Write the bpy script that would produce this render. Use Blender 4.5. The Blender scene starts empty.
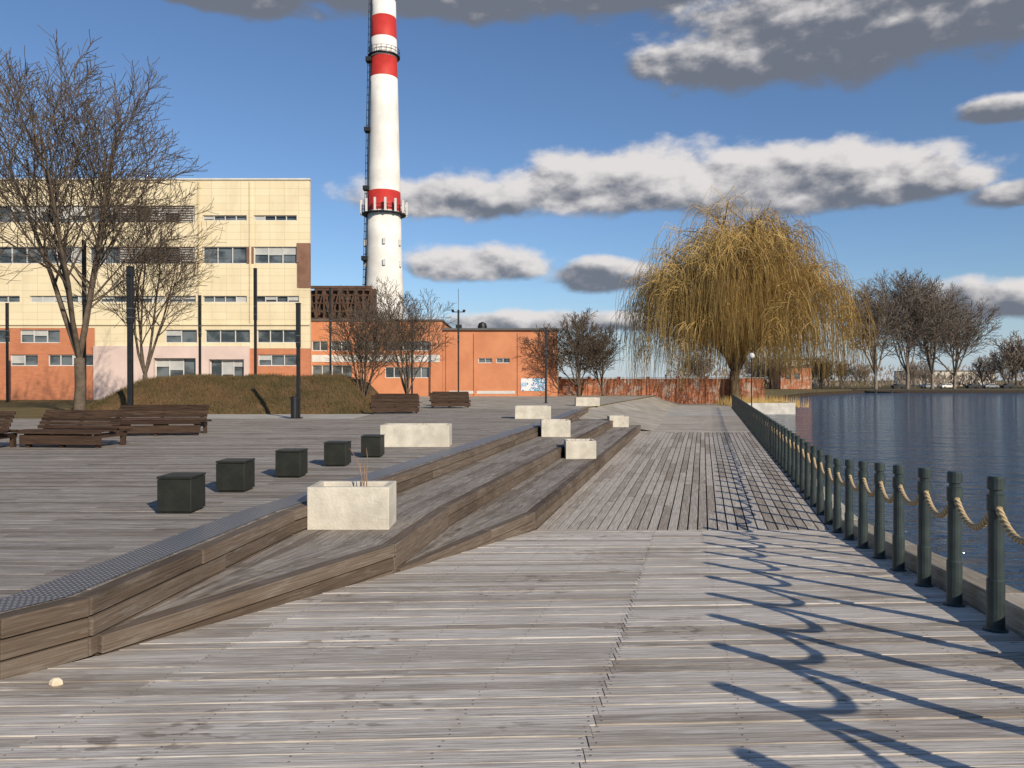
import bpy, math, random
from mathutils import Vector, Matrix
random.seed(7)
S=bpy.context.scene
COL=S.collection
R=random.random
def U(a,b): return a+(b-a)*random.random()

# ------------------------------------------------------------ node helpers
class NT:
    def __init__(s,nt): s.nt=nt
    def n(s,t,**k):
        x=s.nt.nodes.new(t)
        for a,b in k.items(): setattr(x,a,b)
        return x
    def put(s,inp,v):
        if v is None: return
        if isinstance(v,bpy.types.NodeSocket): s.nt.links.new(v,inp)
        else: inp.default_value=v
    def m(s,op,a,b=None,c=None,clamp=False):
        x=s.n('ShaderNodeMath',operation=op); x.use_clamp=clamp
        s.put(x.inputs[0],a); s.put(x.inputs[1],b)
        if c is not None: s.put(x.inputs[2],c)
        return x.outputs[0]
    def mix(s,f,a,b,bt='MIX'):
        x=s.n('ShaderNodeMix',data_type='RGBA',blend_type=bt)
        s.put(x.inputs[0],f)
        s.put(x.inputs[6],a if not isinstance(a,tuple) else (*a,1)[:4])
        s.put(x.inputs[7],b if not isinstance(b,tuple) else (*b,1)[:4])
        return x.outputs[2]
    def ramp(s,f,a,b):
        x=s.n('ShaderNodeMapRange'); x.clamp=True; x.interpolation_type='SMOOTHSTEP'
        s.put(x.inputs[0],f); x.inputs[1].default_value=a; x.inputs[2].default_value=b
        return x.outputs[0]
    def noise(s,vec,scale,detail=4,rough=.55):
        x=s.n('ShaderNodeTexNoise'); s.put(x.inputs['Vector'],vec)
        x.inputs['Scale'].default_value=scale; x.inputs['Detail'].default_value=detail; x.inputs['Roughness'].default_value=rough
        return x.outputs[0]
    def mapping(s,vec,scale=(1,1,1),rot=(0,0,0)):
        x=s.n('ShaderNodeMapping'); s.put(x.inputs[0],vec); x.inputs['Scale'].default_value=scale; x.inputs['Rotation'].default_value=rot
        return x.outputs[0]
    def bump(s,h,strength=.5,dist=.01):
        x=s.n('ShaderNodeBump'); s.put(x.inputs['Height'],h); x.inputs['Strength'].default_value=strength; x.inputs['Distance'].default_value=dist
        return x.outputs[0]

def newmat(name,rough=.8,metal=0,spec=.3):
    m=bpy.data.materials.new(name); m.use_nodes=True
    nt=m.node_tree; b=nt.nodes['Principled BSDF']
    b.inputs['Roughness'].default_value=rough; b.inputs['Metallic'].default_value=metal
    b.inputs['Specular IOR Level'].default_value=spec
    return m,NT(nt),b
def simple(name,c1,c2=None,scale=3,rough=.8,metal=0,spec=.3,bump=0,bscale=None,detail=3,dist=.01):
    m,N,b=newmat(name,rough,metal,spec)
    tc=N.n('ShaderNodeTexCoord').outputs['Object']
    if c2 is None: c2=tuple(x*.75 for x in c1)
    f=N.ramp(N.noise(tc,scale,detail,.65),.3,.7)
    N.put(b.inputs['Base Color'],N.mix(f,c1,c2))
    if bump: N.put(b.inputs['Normal'],N.bump(N.noise(tc,bscale or scale*6,3,.6),bump,dist))
    return m

def wood(name,light,dark,warm,stain=.5,white=.4,spots=.6,streak=(.36,.62)):
    m,N,b=newmat(name,.8,0,.2)
    uv=N.n('ShaderNodeUVMap').outputs[0]
    col=N.n('ShaderNodeAttribute',attribute_name='rnd').outputs['Fac']
    obj=N.n('ShaderNodeTexCoord').outputs['Object']
    g=N.noise(N.mapping(uv,(1.6,60,1)),1,4,.7)
    g2=N.noise(N.mapping(uv,(.9,10,1)),1,3,.6)
    c=N.mix(N.ramp(g,*streak),dark,light)
    c=N.mix(N.m('MULTIPLY',N.ramp(g2,.5,.75),.6),c,warm)
    c=N.mix(N.m('MULTIPLY',N.ramp(col,.35,1.0),.8),c,N.mix(1.0,c,(.58,.54,.50),'MULTIPLY'))
    big=N.noise(obj,.55,3,.6)
    c=N.mix(N.m('MULTIPLY',N.ramp(big,.50,.68),stain),c,N.mix(1.0,c,(.60,.55,.50),'MULTIPLY'))
    if spots:
        sp=N.noise(N.mapping(obj,(6,11,1)),1,2,.55)
        msk=N.ramp(N.noise(obj,.9,1,.5),.54,.64)
        c=N.mix(N.m('MULTIPLY',N.m('MULTIPLY',N.ramp(sp,.55,.66),msk),spots),c,N.mix(1.0,c,(.38,.33,.30),'MULTIPLY'))
    if white:
        lt=N.noise(N.mapping(uv,(2.2,16,1)),1,3,.75)
        c=N.mix(N.m('MULTIPLY',N.ramp(lt,.52,.70),white),c,(.72,.69,.64))
    N.put(b.inputs['Base Color'],c)
    N.put(b.inputs['Normal'],N.bump(N.m('ADD',g,N.m('MULTIPLY',g2,.6)),.7,.007))
    return m

# ------------------------------------------------------------ mesh helpers
class MB:
    def __init__(s): s.v=[];s.f=[];s.uv=[];s.c=[];s.mi=[]
    def face(s,idx,uvs=None,c=0,mi=0):
        s.f.append(idx); s.uv.extend(uvs or [(0,0)]*len(idx)); s.c.append(c); s.mi.append(mi)
    def box(s,x0,x1,y0,y1,z0,z1,mi=0,c=None,M=None):
        c=R() if c is None else c
        b=len(s.v)
        P=[(x0,y0,z0),(x1,y0,z0),(x1,y1,z0),(x0,y1,z0),(x0,y0,z1),(x1,y0,z1),(x1,y1,z1),(x0,y1,z1)]
        if M is not None: P=[tuple(M@Vector(p)) for p in P]
        s.v+=P
        for f in ((0,3,2,1),(4,5,6,7),(0,1,5,4),(1,2,6,5),(2,3,7,6),(3,0,4,7)):
            o=R()*50
            pts=[P[i] for i in f]
            e1=(Vector(pts[1])-Vector(pts[0])).length; e2=(Vector(pts[3])-Vector(pts[0])).length
            if e1>=e2: uv=[(o,o),(o+e1,o),(o+e1,o+e2),(o,o+e2)]
            else: uv=[(o,o),(o,o+e1),(o+e2,o+e1),(o+e2,o)]
            s.face([b+i for i in f],uv,c,mi)
    def beam(s,p,q,w,h=None,mi=0):
        p=Vector(p);q=Vector(q);t=(q-p).normalized(); h=h or w
        up=Vector((0,0,1)) if abs(t.z)<.9 else Vector((1,0,0))
        u=t.cross(up).normalized(); v=u.cross(t)
        k=len(s.v)
        for c in (p,q):
            for (a,b) in ((-1,-1),(1,-1),(1,1),(-1,1)): s.v.append(tuple(c+u*(a*w/2)+v*(b*h/2)))
        L=(q-p).length; r=R(); o=R()*50
        for i in range(4):
            j=(i+1)%4; s.face([k+i,k+j,k+4+j,k+4+i],[(o,o),(o,o+w),(o+L,o+w),(o+L,o)],r,mi)
        s.face([k+3,k+2,k+1,k],None,r,mi); s.face([k+4,k+5,k+6,k+7],None,r,mi)
    def board(s,a,b_,c_,d,th=.03,rnd=None,mi=0):
        rnd=R() if rnd is None else rnd
        k=len(s.v); T=[a,b_,c_,d]
        s.v+=[tuple(p) for p in T]+[(p[0],p[1],p[2]-th) for p in T]
        L=(Vector(b_)-Vector(a)).length; W=(Vector(d)-Vector(a)).length
        o=R()*90; q=R()*90
        s.face([k,k+1,k+2,k+3],[(o,q),(o+L,q),(o+L,q+W),(o,q+W)],rnd,mi)
        for i in range(4):
            j=(i+1)%4
            e=(Vector(T[j])-Vector(T[i])).length
            s.face([k+i,k+4+i,k+4+j,k+j],[(o,q),(o,q+th),(o+e,q+th),(o+e,q)],rnd,mi)
    def tube(s,pts,rad,n=6,cap=True,mi=0,c=0):
        pts=[Vector(p) for p in pts]; k=len(s.v); m=len(pts)
        ref=Vector((0.13,.21,1)).normalized()
        for i,p in enumerate(pts):
            t=(pts[min(i+1,m-1)]-pts[max(i-1,0)])
            if t.length<1e-9: t=Vector((0,0,1))
            t.normalize()
            r0=ref if abs(t.dot(ref))<.93 else Vector((1,.1,0))
            u=t.cross(r0).normalized(); w=t.cross(u)
            r=rad[i] if isinstance(rad,(list,tuple)) else rad
            for j in range(n):
                an=2*math.pi*j/n
                q=p+u*(math.cos(an)*r)+w*(math.sin(an)*r); s.v.append((q.x,q.y,q.z))
        L=0
        for i in range(m-1):
            l2=L+(pts[i+1]-pts[i]).length
            for j in range(n):
                j2=(j+1)%n
                s.face([k+i*n+j,k+i*n+j2,k+(i+1)*n+j2,k+(i+1)*n+j],[(L,j/n),(L,(j+1)/n),(l2,(j+1)/n),(l2,j/n)],c,mi)
            L=l2
        if cap and n>3:
            s.face([k+j for j in range(n)][::-1],None,c,mi); s.face([k+(m-1)*n+j for j in range(n)],None,c,mi)
    def lathe(s,cx,cy,prof,n=16,mi=0,c=0):
        k=len(s.v)
        for (r,z) in prof:
            for j in range(n):
                a=2*math.pi*j/n; s.v.append((cx+r*math.cos(a),cy+r*math.sin(a),z))
        for i in range(len(prof)-1):
            for j in range(n):
                j2=(j+1)%n
                s.face([k+i*n+j,k+i*n+j2,k+(i+1)*n+j2,k+(i+1)*n+j],[(j/n,prof[i][1]),((j+1)/n,prof[i][1]),((j+1)/n,prof[i+1][1]),(j/n,prof[i+1][1])],c,mi)
        s.face([k+(len(prof)-1)*n+j for j in range(n)],None,c,mi)
    def obj(s,name,mats,parent=None,bevel=0,smooth=False,loc=None):
        me=bpy.data.meshes.new(name); me.from_pydata(s.v,[],s.f)
        ul=me.uv_layers.new(name='UVMap')
        flat=[x for p in s.uv for x in p]; ul.data.foreach_set('uv',flat)
        at=me.attributes.new('rnd','FLOAT','FACE'); at.data.foreach_set('value',s.c)
        if not isinstance(mats,(list,tuple)): mats=[mats]
        for m in mats: me.materials.append(m)
        me.polygons.foreach_set('material_index',s.mi)
        if smooth: me.polygons.foreach_set('use_smooth',[True]*len(me.polygons))
        me.update()
        o=bpy.data.objects.new(name,me); COL.objects.link(o)
        if parent: o.parent=parent
        if loc: o.location=loc
        if bevel:
            b=o.modifiers.new('bevel','BEVEL'); b.width=bevel; b.segments=2; b.limit_method='ANGLE'
        return o
def empty(name,loc=(0,0,0),rz=0):
    e=bpy.data.objects.new(name,None); e.empty_display_size=.2; COL.objects.link(e); e.location=loc; e.rotation_euler=(0,0,rz); return e

def sheet(name,poly,z,mat,skirt=None,parent=None):
    mb=MB()
    zs=z if isinstance(z,list) else [z]*len(poly)
    mb.v=[(p[0],p[1],h) for p,h in zip(poly,zs)]
    mb.face(list(range(len(poly))),[(p[0],p[1]) for p in poly])
    if skirt is not None:
        n=len(poly); mb.v+=[(p[0],p[1],skirt) for p in poly]
        for i in range(n):
            j=(i+1)%n; mb.face([i,n+i,n+j,j])
    return mb.obj(name,mat,parent)

def interp(pl,y):
    if y<=pl[0][1]:
        a,b=pl[0],pl[1]
    else:
        for i in range(len(pl)-1):
            a,b=pl[i],pl[i+1]
            if y<=b[1]: break
    t=(y-a[1])/(b[1]-a[1]); return a[0]+(b[0]-a[0])*t

# ------------------------------------------------------------ materials
M_ramp=wood('weathered_deck_light',(.68,.63,.56),(.37,.33,.285),(.52,.44,.35),.5,.55,.7)
M_deck=wood('weathered_deck_upper',(.355,.325,.295),(.17,.152,.135),(.25,.20,.155),.4,.22,.3)
M_tread=wood('weathered_deck_tread',(.34,.305,.27),(.16,.14,.12),(.24,.185,.14),.45,.18,.3)
M_lower=wood('weathered_deck_lower',(.55,.50,.44),(.30,.265,.225),(.42,.35,.275),.35,.35,.3)
M_beam=wood('oak_beam',(.20,.158,.122),(.095,.072,.054),(.145,.10,.068),.5,.08,0,(.3,.75))
M_bench=wood('bench_wood',(.085,.052,.036),(.03,.019,.013),(.07,.04,.026),.3,0,0)
M_curb=wood('curb_beam_wood',(.56,.50,.40),(.34,.30,.23),(.44,.37,.27),.2,.3,0)
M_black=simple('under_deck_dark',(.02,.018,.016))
M_conc=simple('planter_concrete',(.62,.575,.485),(.44,.405,.335),2.2,.9,0,.2,.6,30,6,.012)
M_concwall=simple('quay_concrete',(.60,.57,.52),(.40,.38,.34),.8,.9,0,.2,.3)
M_pave=simple('pavement',(.48,.45,.40),(.36,.335,.30),.8,.9,0,.2,.3,40)
M_gravel=simple('gravel',(.42,.38,.32),(.28,.25,.205),.7,.95,0,.2,.5,25)
M_metal=simple('post_metal',(.042,.058,.054),(.026,.037,.036),6,.42,.2,.5)
M_pole=simple('lamp_metal',(.022,.024,.026),(.015,.016,.018),5,.45,.3,.4)
M_steel=simple('steel_cap',(.3,.31,.32),(.2,.2,.21),9,.35,.8,.5)
M_seat=simple('black_panel',(.022,.023,.017),(.013,.014,.011),5,.5,0,.35,.1,20)
M_soil=simple('soil',(.07,.05,.035),(.035,.025,.018),20,.95,0,.1,.8,30)
M_stem=simple('dry_stem',(.34,.22,.13),(.22,.13,.08),5)
M_bark=simple('bark',(.14,.11,.082),(.08,.06,.045),3,.9,0,.1,.6,18)
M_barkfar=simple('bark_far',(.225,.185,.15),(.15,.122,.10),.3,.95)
M_willow=simple('willow_twigs',(.56,.385,.135),(.31,.20,.065),.3,.8)
M_wbark=simple('willow_bark',(.17,.12,.075),(.09,.065,.04),1.5,.9,0,.1,.5,9)
M_brown=simple('rust_steel',(.12,.065,.04),(.06,.035,.025),1,.8)
M_white=simple('white_paint',(.80,.77,.71),(.66,.63,.58),.3,.7)
M_red=simple('red_paint',(.50,.04,.03),(.38,.026,.022),.3,.6)
M_frame=simple('window_frame',(.62,.61,.58),(.5,.49,.47),1,.5)
M_pink=simple('pink_render',(.66,.52,.46),(.58,.45,.40),.5,.85)
M_brownwall=simple('brown_tile',(.24,.13,.085),(.17,.09,.06),1,.8)
M_roof=simple('roof_felt',(.12,.12,.12),(.08,.08,.08),.5)
M_asph=simple('asphalt',(.06,.06,.062),(.045,.045,.045),.5)
M_blind=simple('blinds',(.50,.50,.47),(.36,.37,.37),.7,.6)
M_stone=simple('pale_stone',(.70,.62,.46),(.58,.48,.34),10)
M_salmon=simple('orange_render',(.56,.24,.125),(.46,.185,.095),.4,.9,0,.15,.15,8,5)

def glass():
    m,N,b=newmat('window_glass',.12,0,.6)
    tc=N.n('ShaderNodeTexCoord').outputs['Object']
    N.put(b.inputs['Base Color'],N.mix(N.ramp(N.noise(N.mapping(tc,(.5,.5,.9)),1,3),.4,.6),(.035,.045,.05),(.13,.15,.16)))
    return m
M_glass=glass()
def tiles(name,c1,c2,mort,sx,sy,ms=.02,var=.4):
    m,N,b=newmat(name,.75,0,.25)
    tc=N.n('ShaderNodeTexCoord').outputs['Object']
    sp=N.n('ShaderNodeSeparateXYZ'); N.put(sp.inputs[0],tc)
    cb=N.n('ShaderNodeCombineXYZ'); N.put(cb.inputs[0],N.m('ADD',sp.outputs[0],sp.outputs[1])); N.put(cb.inputs[1],sp.outputs[2])
    br=N.n('ShaderNodeTexBrick'); N.put(br.inputs['Vector'],cb.outputs[0])
    br.offset=0.5 if sy<.2 else 0; br.inputs['Scale'].default_value=1
    br.inputs['Brick Width'].default_value=sx; br.inputs['Row Height'].default_value=sy; br.inputs['Mortar Size'].default_value=ms
    br.inputs['Color1'].default_value=(*c1,1); br.inputs['Color2'].default_value=(*c2,1); br.inputs['Mortar'].default_value=(*mort,1)
    c=N.mix(N.m('MULTIPLY',N.ramp(N.noise(N.mapping(tc,(1,1,.35)),.6,4,.65),.4,.75),var),br.outputs[0],N.mix(1.0,br.outputs[0],(.65,.6,.55),'MULTIPLY'))
    N.put(b.inputs['Base Color'],c)
    return m
M_cream=tiles('cream_tiles',(.69,.59,.39),(.73,.63,.43),(.56,.475,.31),1.2,.6,.02,.35)
M_brick=tiles('orange_brick',(.54,.21,.105),(.48,.18,.09),(.42,.2,.12),.5,.16,.012,.4)
def wallmat():
    m,N,b=newmat('old_brick_wall',.9,0,.2)
    tc=N.n('ShaderNodeTexCoord').outputs['Object']
    f=N.ramp(N.noise(tc,.9,4,.7),.5,.62)
    f2=N.ramp(N.noise(N.mapping(tc,(1.5,1,3)),1,3,.7),.4,.6)
    c=N.mix(f2,(.46,.18,.095),(.30,.12,.065))
    N.put(b.inputs['Base Color'],N.mix(N.m('MULTIPLY',f,.75),c,(.48,.40,.33)))
    return m
M_oldwall=wallmat()
def grassmat(name,a,b_,c_):
    m,N,b=newmat(name,.95,0,.1)
    tc=N.n('ShaderNodeTexCoord').outputs['Object']
    f=N.ramp(N.noise(tc,.45,4,.7),.35,.65); g=N.ramp(N.noise(tc,9,3,.7),.35,.7)
    c=N.mix(f,a,b_); c=N.mix(N.m('MULTIPLY',g,.6),c,c_)
    N.put(b.inputs['Base Color'],c); N.put(b.inputs['Normal'],N.bump(N.noise(tc,14,3,.7),.9,.05))
    return m
M_grass=grassmat('winter_grass',(.15,.122,.052),(.23,.17,.085),(.09,.077,.037))
M_mound=grassmat('mound_grass',(.11,.087,.038),(.19,.115,.058),(.055,.045,.022))
def grating():
    m,N,b=newmat('tactile_metal_grating',.45,.4,.5)
    uv=N.n('ShaderNodeUVMap').outputs[0]
    sp=N.n('ShaderNodeSeparateXYZ'); N.put(sp.inputs[0],uv)
    fx=N.m('ABSOLUTE',N.m('SUBTRACT',N.m('FRACT',N.m('MULTIPLY',sp.outputs[0],22.)),.5))
    fy=N.m('ABSOLUTE',N.m('SUBTRACT',N.m('FRACT',N.m('MULTIPLY',sp.outputs[1],22.)),.5))
    d=N.m('SQRT',N.m('ADD',N.m('MULTIPLY',fx,fx),N.m('MULTIPLY',fy,fy)))
    f=N.ramp(d,.32,.2)
    N.put(b.inputs['Base Color'],N.mix(f,(.13,.13,.135),(.48,.47,.46)))
    N.put(b.inputs['Normal'],N.bump(f,.7,.005))
    return m
M_grating=grating()
def ropemat():
    m,N,b=newmat('manila_rope',.9,0,.1)
    uv=N.n('ShaderNodeUVMap').outputs[0]
    sp=N.n('ShaderNodeSeparateXYZ'); N.put(sp.inputs[0],uv)
    ph=N.m('ADD',N.m('MULTIPLY',sp.outputs[0],110.),N.m('MULTIPLY',sp.outputs[1],18.85))
    f=N.m('ADD',N.m('MULTIPLY',N.m('SINE',ph),.5),.5)
    N.put(b.inputs['Base Color'],N.mix(f,(.27,.19,.10),(.58,.45,.27)))
    N.put(b.inputs['Normal'],N.bump(f,.9,.008))
    return m
M_rope=ropemat()
def watermat():
    m,N,b=newmat('lake_water',.08,0,.5)
    b.inputs['Base Color'].default_value=(.028,.062,.115,1); b.inputs['IOR'].default_value=1.33
    tc=N.n('ShaderNodeTexCoord').outputs['Object']
    a=N.noise(N.mapping(tc,(1.1,2.6,1),(0,0,.25)),1,4,.6)
    c=N.noise(N.mapping(tc,(.28,.9,1),(0,0,-.2)),1,3,.5)
    h=N.m('ADD',a,N.m('MULTIPLY',c,1.7))
    N.put(b.inputs['Normal'],N.bump(h,1.0,.5))
    return m
M_water=watermat()

# ------------------------------------------------------------ plan geometry (metres)
UP=[(-6.71,0),(-3.41,5.0),(-3.08,5.5),(-2.66,9.2),(-1.95,12.3),(2.3,31.7),(3.9,40)]
S1=[(-3.07,5.52),(-1.35,8.64),(-.95,11.2),(3.9,31.7),(5.1,36.6)]
S2=[(-1.34,8.66),(.4,12.5),(5.07,31.7),(6.3,36.6)]
FE=[(2.36,0),(5.35,12.5),(20.1,68.5)]
def hl(y): return min(0,-.4-.0667*(y-5))
def hr(y): return min(0,-.32-.0866*(y-5.8))
def ramp_h(x,y):
    if y>=12.5: return -.9
    t=max(0,min(1,(x+3.0)/8.3))
    return max(-.9,hl(y)*(1-t)+hr(y)*t)
def rampleft(y):
    if y<5.52: return interp(UP,y)
    if y<8.66: return interp(S1,y)
    return interp(S2,y)

mb=MB(); P=.147; y=-3.0
screws=MB()
row=0
while y<12.48:
    gp=U(.008,.014)
    y1=min(y+P-gp,12.49)
    xl=rampleft(y); xr=interp(FE,y)+.12
    seam=.27+.228*(y-3.24)
    st=seam-3.0+(.0 if row%2 else -.9); st2=st-3.6
    cuts=[xl+.012]+[c for c in (st2-3.6,st2,st,seam) if c>xl+.3]+[xr]
    for i in range(len(cuts)-1):
        g=.003
        dz=U(-.0035,.0035)
        if i==0: a0,a1=rampleft(y)+.01,rampleft(y1)+.01
        else: a0=a1=cuts[i]+g+U(-.002,.002)
        b0=b1=cuts[i+1]-g
        if i==len(cuts)-2: b1=interp(FE,y1)+.12
        n=3 if b0-a0>3 else 1
        rn=R()
        for k in range(n):
            t0,t1=k/n,(k+1)/n
            xa,xb=a0+(b0-a0)*t0,a0+(b0-a0)*t1
            xc,xd=a1+(b1-a1)*t1,a1+(b1-a1)*t0
            mb.board((xa,y,ramp_h(xa,y)+dz),(xb,y,ramp_h(xb,y)+dz),(xc,y1,ramp_h(xc,y1)+dz),(xd,y1,ramp_h(xd,y1)+dz),.035,rn)
    if y>2.5:
        for off in (-2.97,-2.2,-1.45,-.75,-.03,.035,.8,1.6,2.35):
            for fy in (.28,.72):
                sx=seam+off+U(-.008,.008); sy=y+P*fy; sz=ramp_h(sx,sy)+.004
                if sx>rampleft(sy)+.1:
                    k=len(screws.v); r_=.0055
                    screws.v+=[(sx+r_*math.cos(a),sy+r_*math.sin(a),sz) for a in (0,1.05,2.1,3.14,4.19,5.24)]; screws.face([k+j for j in range(6)])
    y+=P; row+=1
mb.obj('wooden_ramp_deck',M_ramp); screws.obj('deck_screws',M_brown)
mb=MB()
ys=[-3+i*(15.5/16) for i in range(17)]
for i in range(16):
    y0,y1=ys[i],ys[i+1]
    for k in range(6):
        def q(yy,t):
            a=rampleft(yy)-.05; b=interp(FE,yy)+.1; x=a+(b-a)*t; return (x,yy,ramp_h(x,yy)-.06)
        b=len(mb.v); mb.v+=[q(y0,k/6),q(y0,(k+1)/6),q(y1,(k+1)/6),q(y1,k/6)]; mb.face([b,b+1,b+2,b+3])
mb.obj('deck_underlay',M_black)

mb=MB(); y=-5.0; row=0
while y<42:
    y1=y+P-.010
    ex0=interp(UP,y)-.17; ex1=interp(UP,y1)-.17
    left=-36 if y<31 else -6.5
    off=(row%3)*1.4+U(-.05,.05)
    x=left-off
    while True:
        xe=x+4.2
        last=xe>min(ex0,ex1)-.5
        a=max(x,left)+.004
        dz=U(-.003,.003); rn=R()
        if last:
            mb.board((a,y,dz),(ex0,y,dz),(ex1,y1,dz),(a,y1,dz),.03,rn); break
        if xe-.004>a: mb.board((a,y,dz),(xe-.004,y,dz),(xe-.004,y1,dz),(a,y1,dz),.03,rn)
        x=xe
    y+=P; row+=1
mb.obj('upper_wooden_deck',M_deck)

def tread(name,inner,outer,z,ya,yb,mat,nb=8):
    mb=MB(); step=2.4
    for k in range(nb):
        y=ya-(R()*1.5)
        while y<yb:
            y0=max(y,ya); y1=min(y+step,yb)
            cs=sorted([y0,y1]+[p[1] for p in inner+outer if y0+.02<p[1]<y1-.02])
            rn=R(); dz=U(-.003,.003)
            for j in range(len(cs)-1):
                A,B=cs[j],cs[j+1]
                if j==0:A+=.004
                def X(yy,t):
                    i_=interp(inner,yy)+.01; o_=interp(outer,yy)-.165
                    if o_<i_: o_=i_
                    return i_+(o_-i_)*t
                t0,t1=k/nb,(k+1)/nb-.07/nb
                a=(X(A,t1),A,z+dz);b=(X(B,t1),B,z+dz);c=(X(B,t0),B,z+dz);d=(X(A,t0),A,z+dz)
                if B-A>.03: mb.board(a,b,c,d,.03,rn)
            y+=step
    return mb.obj(name,mat)
tread('step_tread',UP,S1,-.3,5.75,36.6,M_tread)
tread('step_tread',S1,S2,-.6,9.0,36.6,M_tread,7)

def beams(name,pl,ztop,ya,yb,zbotf,w=.16):
    mb=MB()
    ys=sorted([ya,yb]+[p[1] for p in pl if ya<p[1]<yb])
    lv=0; zt=ztop
    while zt>zbotf(0)+.001 and lv<3:
        zb=zt-.15
        for i in range(len(ys)-1):
            L=ys[i+1]-ys[i]; n=max(1,round(L/2.4))
            br=[ys[i]]+[ys[i]+L*k/n+U(-.4,.4) for k in range(1,n)]+[ys[i+1]]
            for k in range(n):
                A=br[k]; B=br[k+1]-.012
                pA=Vector((interp(pl,A+1e-4),A,0)); pB=Vector((interp(pl,B),B,0))
                d=(pB-pA).normalized(); nr=Vector((-d.y,d.x,0))
                ins=U(-.012,.012)-.008*lv
                qa=pA-nr*(ins); qb=pB-nr*(ins)
                ra=pA+nr*w; rb=pB+nr*w
                zz=zt+(U(-.003,.003) if lv==0 else 0)
                mb.board((qa.x,qa.y,zz),(qb.x,qb.y,zz),(rb.x,rb.y,zz),(ra.x,ra.y,zz),.132,R())
        zt=zb; lv+=1
    return mb.obj(name,M_beam,None,.012)
beams('deck_edge_beams',UP,.002,-4,42,lambda y:-.45)
beams('step_edge_beams',S1,-.298,5.56,36.6,lambda y:-.75)
beams('step_edge_beams',S2,-.598,8.75,36.6,lambda y:-1.05)
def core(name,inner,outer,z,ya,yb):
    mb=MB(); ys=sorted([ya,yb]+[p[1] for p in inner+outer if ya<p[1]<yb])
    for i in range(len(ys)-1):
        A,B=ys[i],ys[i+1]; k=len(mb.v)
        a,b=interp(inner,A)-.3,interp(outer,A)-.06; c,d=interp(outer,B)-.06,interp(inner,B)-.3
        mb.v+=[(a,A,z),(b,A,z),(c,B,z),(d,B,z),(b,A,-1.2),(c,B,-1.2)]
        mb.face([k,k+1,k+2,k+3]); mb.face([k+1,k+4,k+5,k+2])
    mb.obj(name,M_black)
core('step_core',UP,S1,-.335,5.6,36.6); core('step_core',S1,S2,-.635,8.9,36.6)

mb=MB(); ys=[-4,5.0,5.5,9.2,12.3,20,31.7,40]
acc=0
for i in range(len(ys)-1):
    A,B=ys[i],ys[i+1]; k=len(mb.v)
    a0,b0=interp(UP,A)-.62,interp(UP,A)-.19; a1,b1=interp(UP,B)-.62,interp(UP,B)-.19
    mb.v+=[(a0,A,.008),(b0,A,.008),(b1,B,.008),(a1,B,.008)]
    L=math.hypot(B-A,a1-a0)
    mb.face([k,k+1,k+2,k+3],[(0,acc),(.43,acc),(.43,acc+L),(0,acc+L)]); acc+=L
mb.obj('tactile_grating_strip',M_grating)

mb=MB()
def LX(y,t):
    a=interp(S2,y)+.01; b=interp(FE,y)+.12; return a+(b-a)*t
nb=30
for k in range(nb):
    first=U(1.2,4)
    yy=12.5
    while yy<36:
        ye=min(36,yy+(first if yy==12.5 else 3.8))
        t0,t1=k/nb,(k+1)/nb-.15/nb
        dz=U(-.003,.003)
        mb.board((LX(yy,t1),yy+.005,-.9+dz),(LX(ye,t1),ye,-.9+dz),(LX(ye,t0),ye,-.9+dz),(LX(yy,t0),yy+.005,-.9+dz),.03,R())
        yy=ye
y=36.05
while y<52:
    y1=y+.185
    x0=.4+.243*(y-12.5); x1=interp(FE,y)+.12
    x=x0
    while x<x1-.2:
        xe=min(x+U(2.5,3.4),x1)
        mb.board((x+.005,y,-.9),(xe,y,-.9),(xe,y1,-.9),(x+.005,y1,-.9),.03,R()); x=xe
    y+=.2
mb.obj('lower_promenade_deck',M_lower)
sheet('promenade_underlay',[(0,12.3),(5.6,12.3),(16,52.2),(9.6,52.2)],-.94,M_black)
sheet('promenade_pavement',[(9.9,52.1),(16.0,52.1),(20.4,68.5),(27,95),(20,95)],-.905,M_pave)

mb=MB()
def cp(y,o): return interp(FE,y)+o
def chz(y): return ramp_h(9,y)
yy=-3
while yy<68.4:
    ye=min(yy+3.1,68.4)
    if yy<12.5<ye: ye=12.5
    a,b=.16,.46
    z0,z1=chz(yy)+.17,chz(ye-.01)+.17
    mb.board((cp(yy,a),yy,z0),(cp(ye,a),ye-.012,z1),(cp(ye,b),ye-.012,z1),(cp(yy,b),yy,z0),.24,R())
    yy=ye
mb.obj('quay_curb_beam',M_curb,None,.012)
mb=MB(); ys=[-3,2.1,12.5,68.5]
for i in range(3):
    A,B=ys[i],ys[i+1]; k=len(mb.v)
    mb.v+=[(cp(A,.1),A,chz(A)-.06),(cp(A,.44),A,chz(A)-.06),(cp(B,.44),B,chz(B-.01)-.06),(cp(B,.1),B,chz(B-.01)-.06),(cp(A,.44),A,-2.5),(cp(B,.44),B,-2.5)]
    mb.face([k,k+1,k+2,k+3]); mb.face([k+1,k+4,k+5,k+2])
mb.obj('quay_wall',M_concwall)

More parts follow.
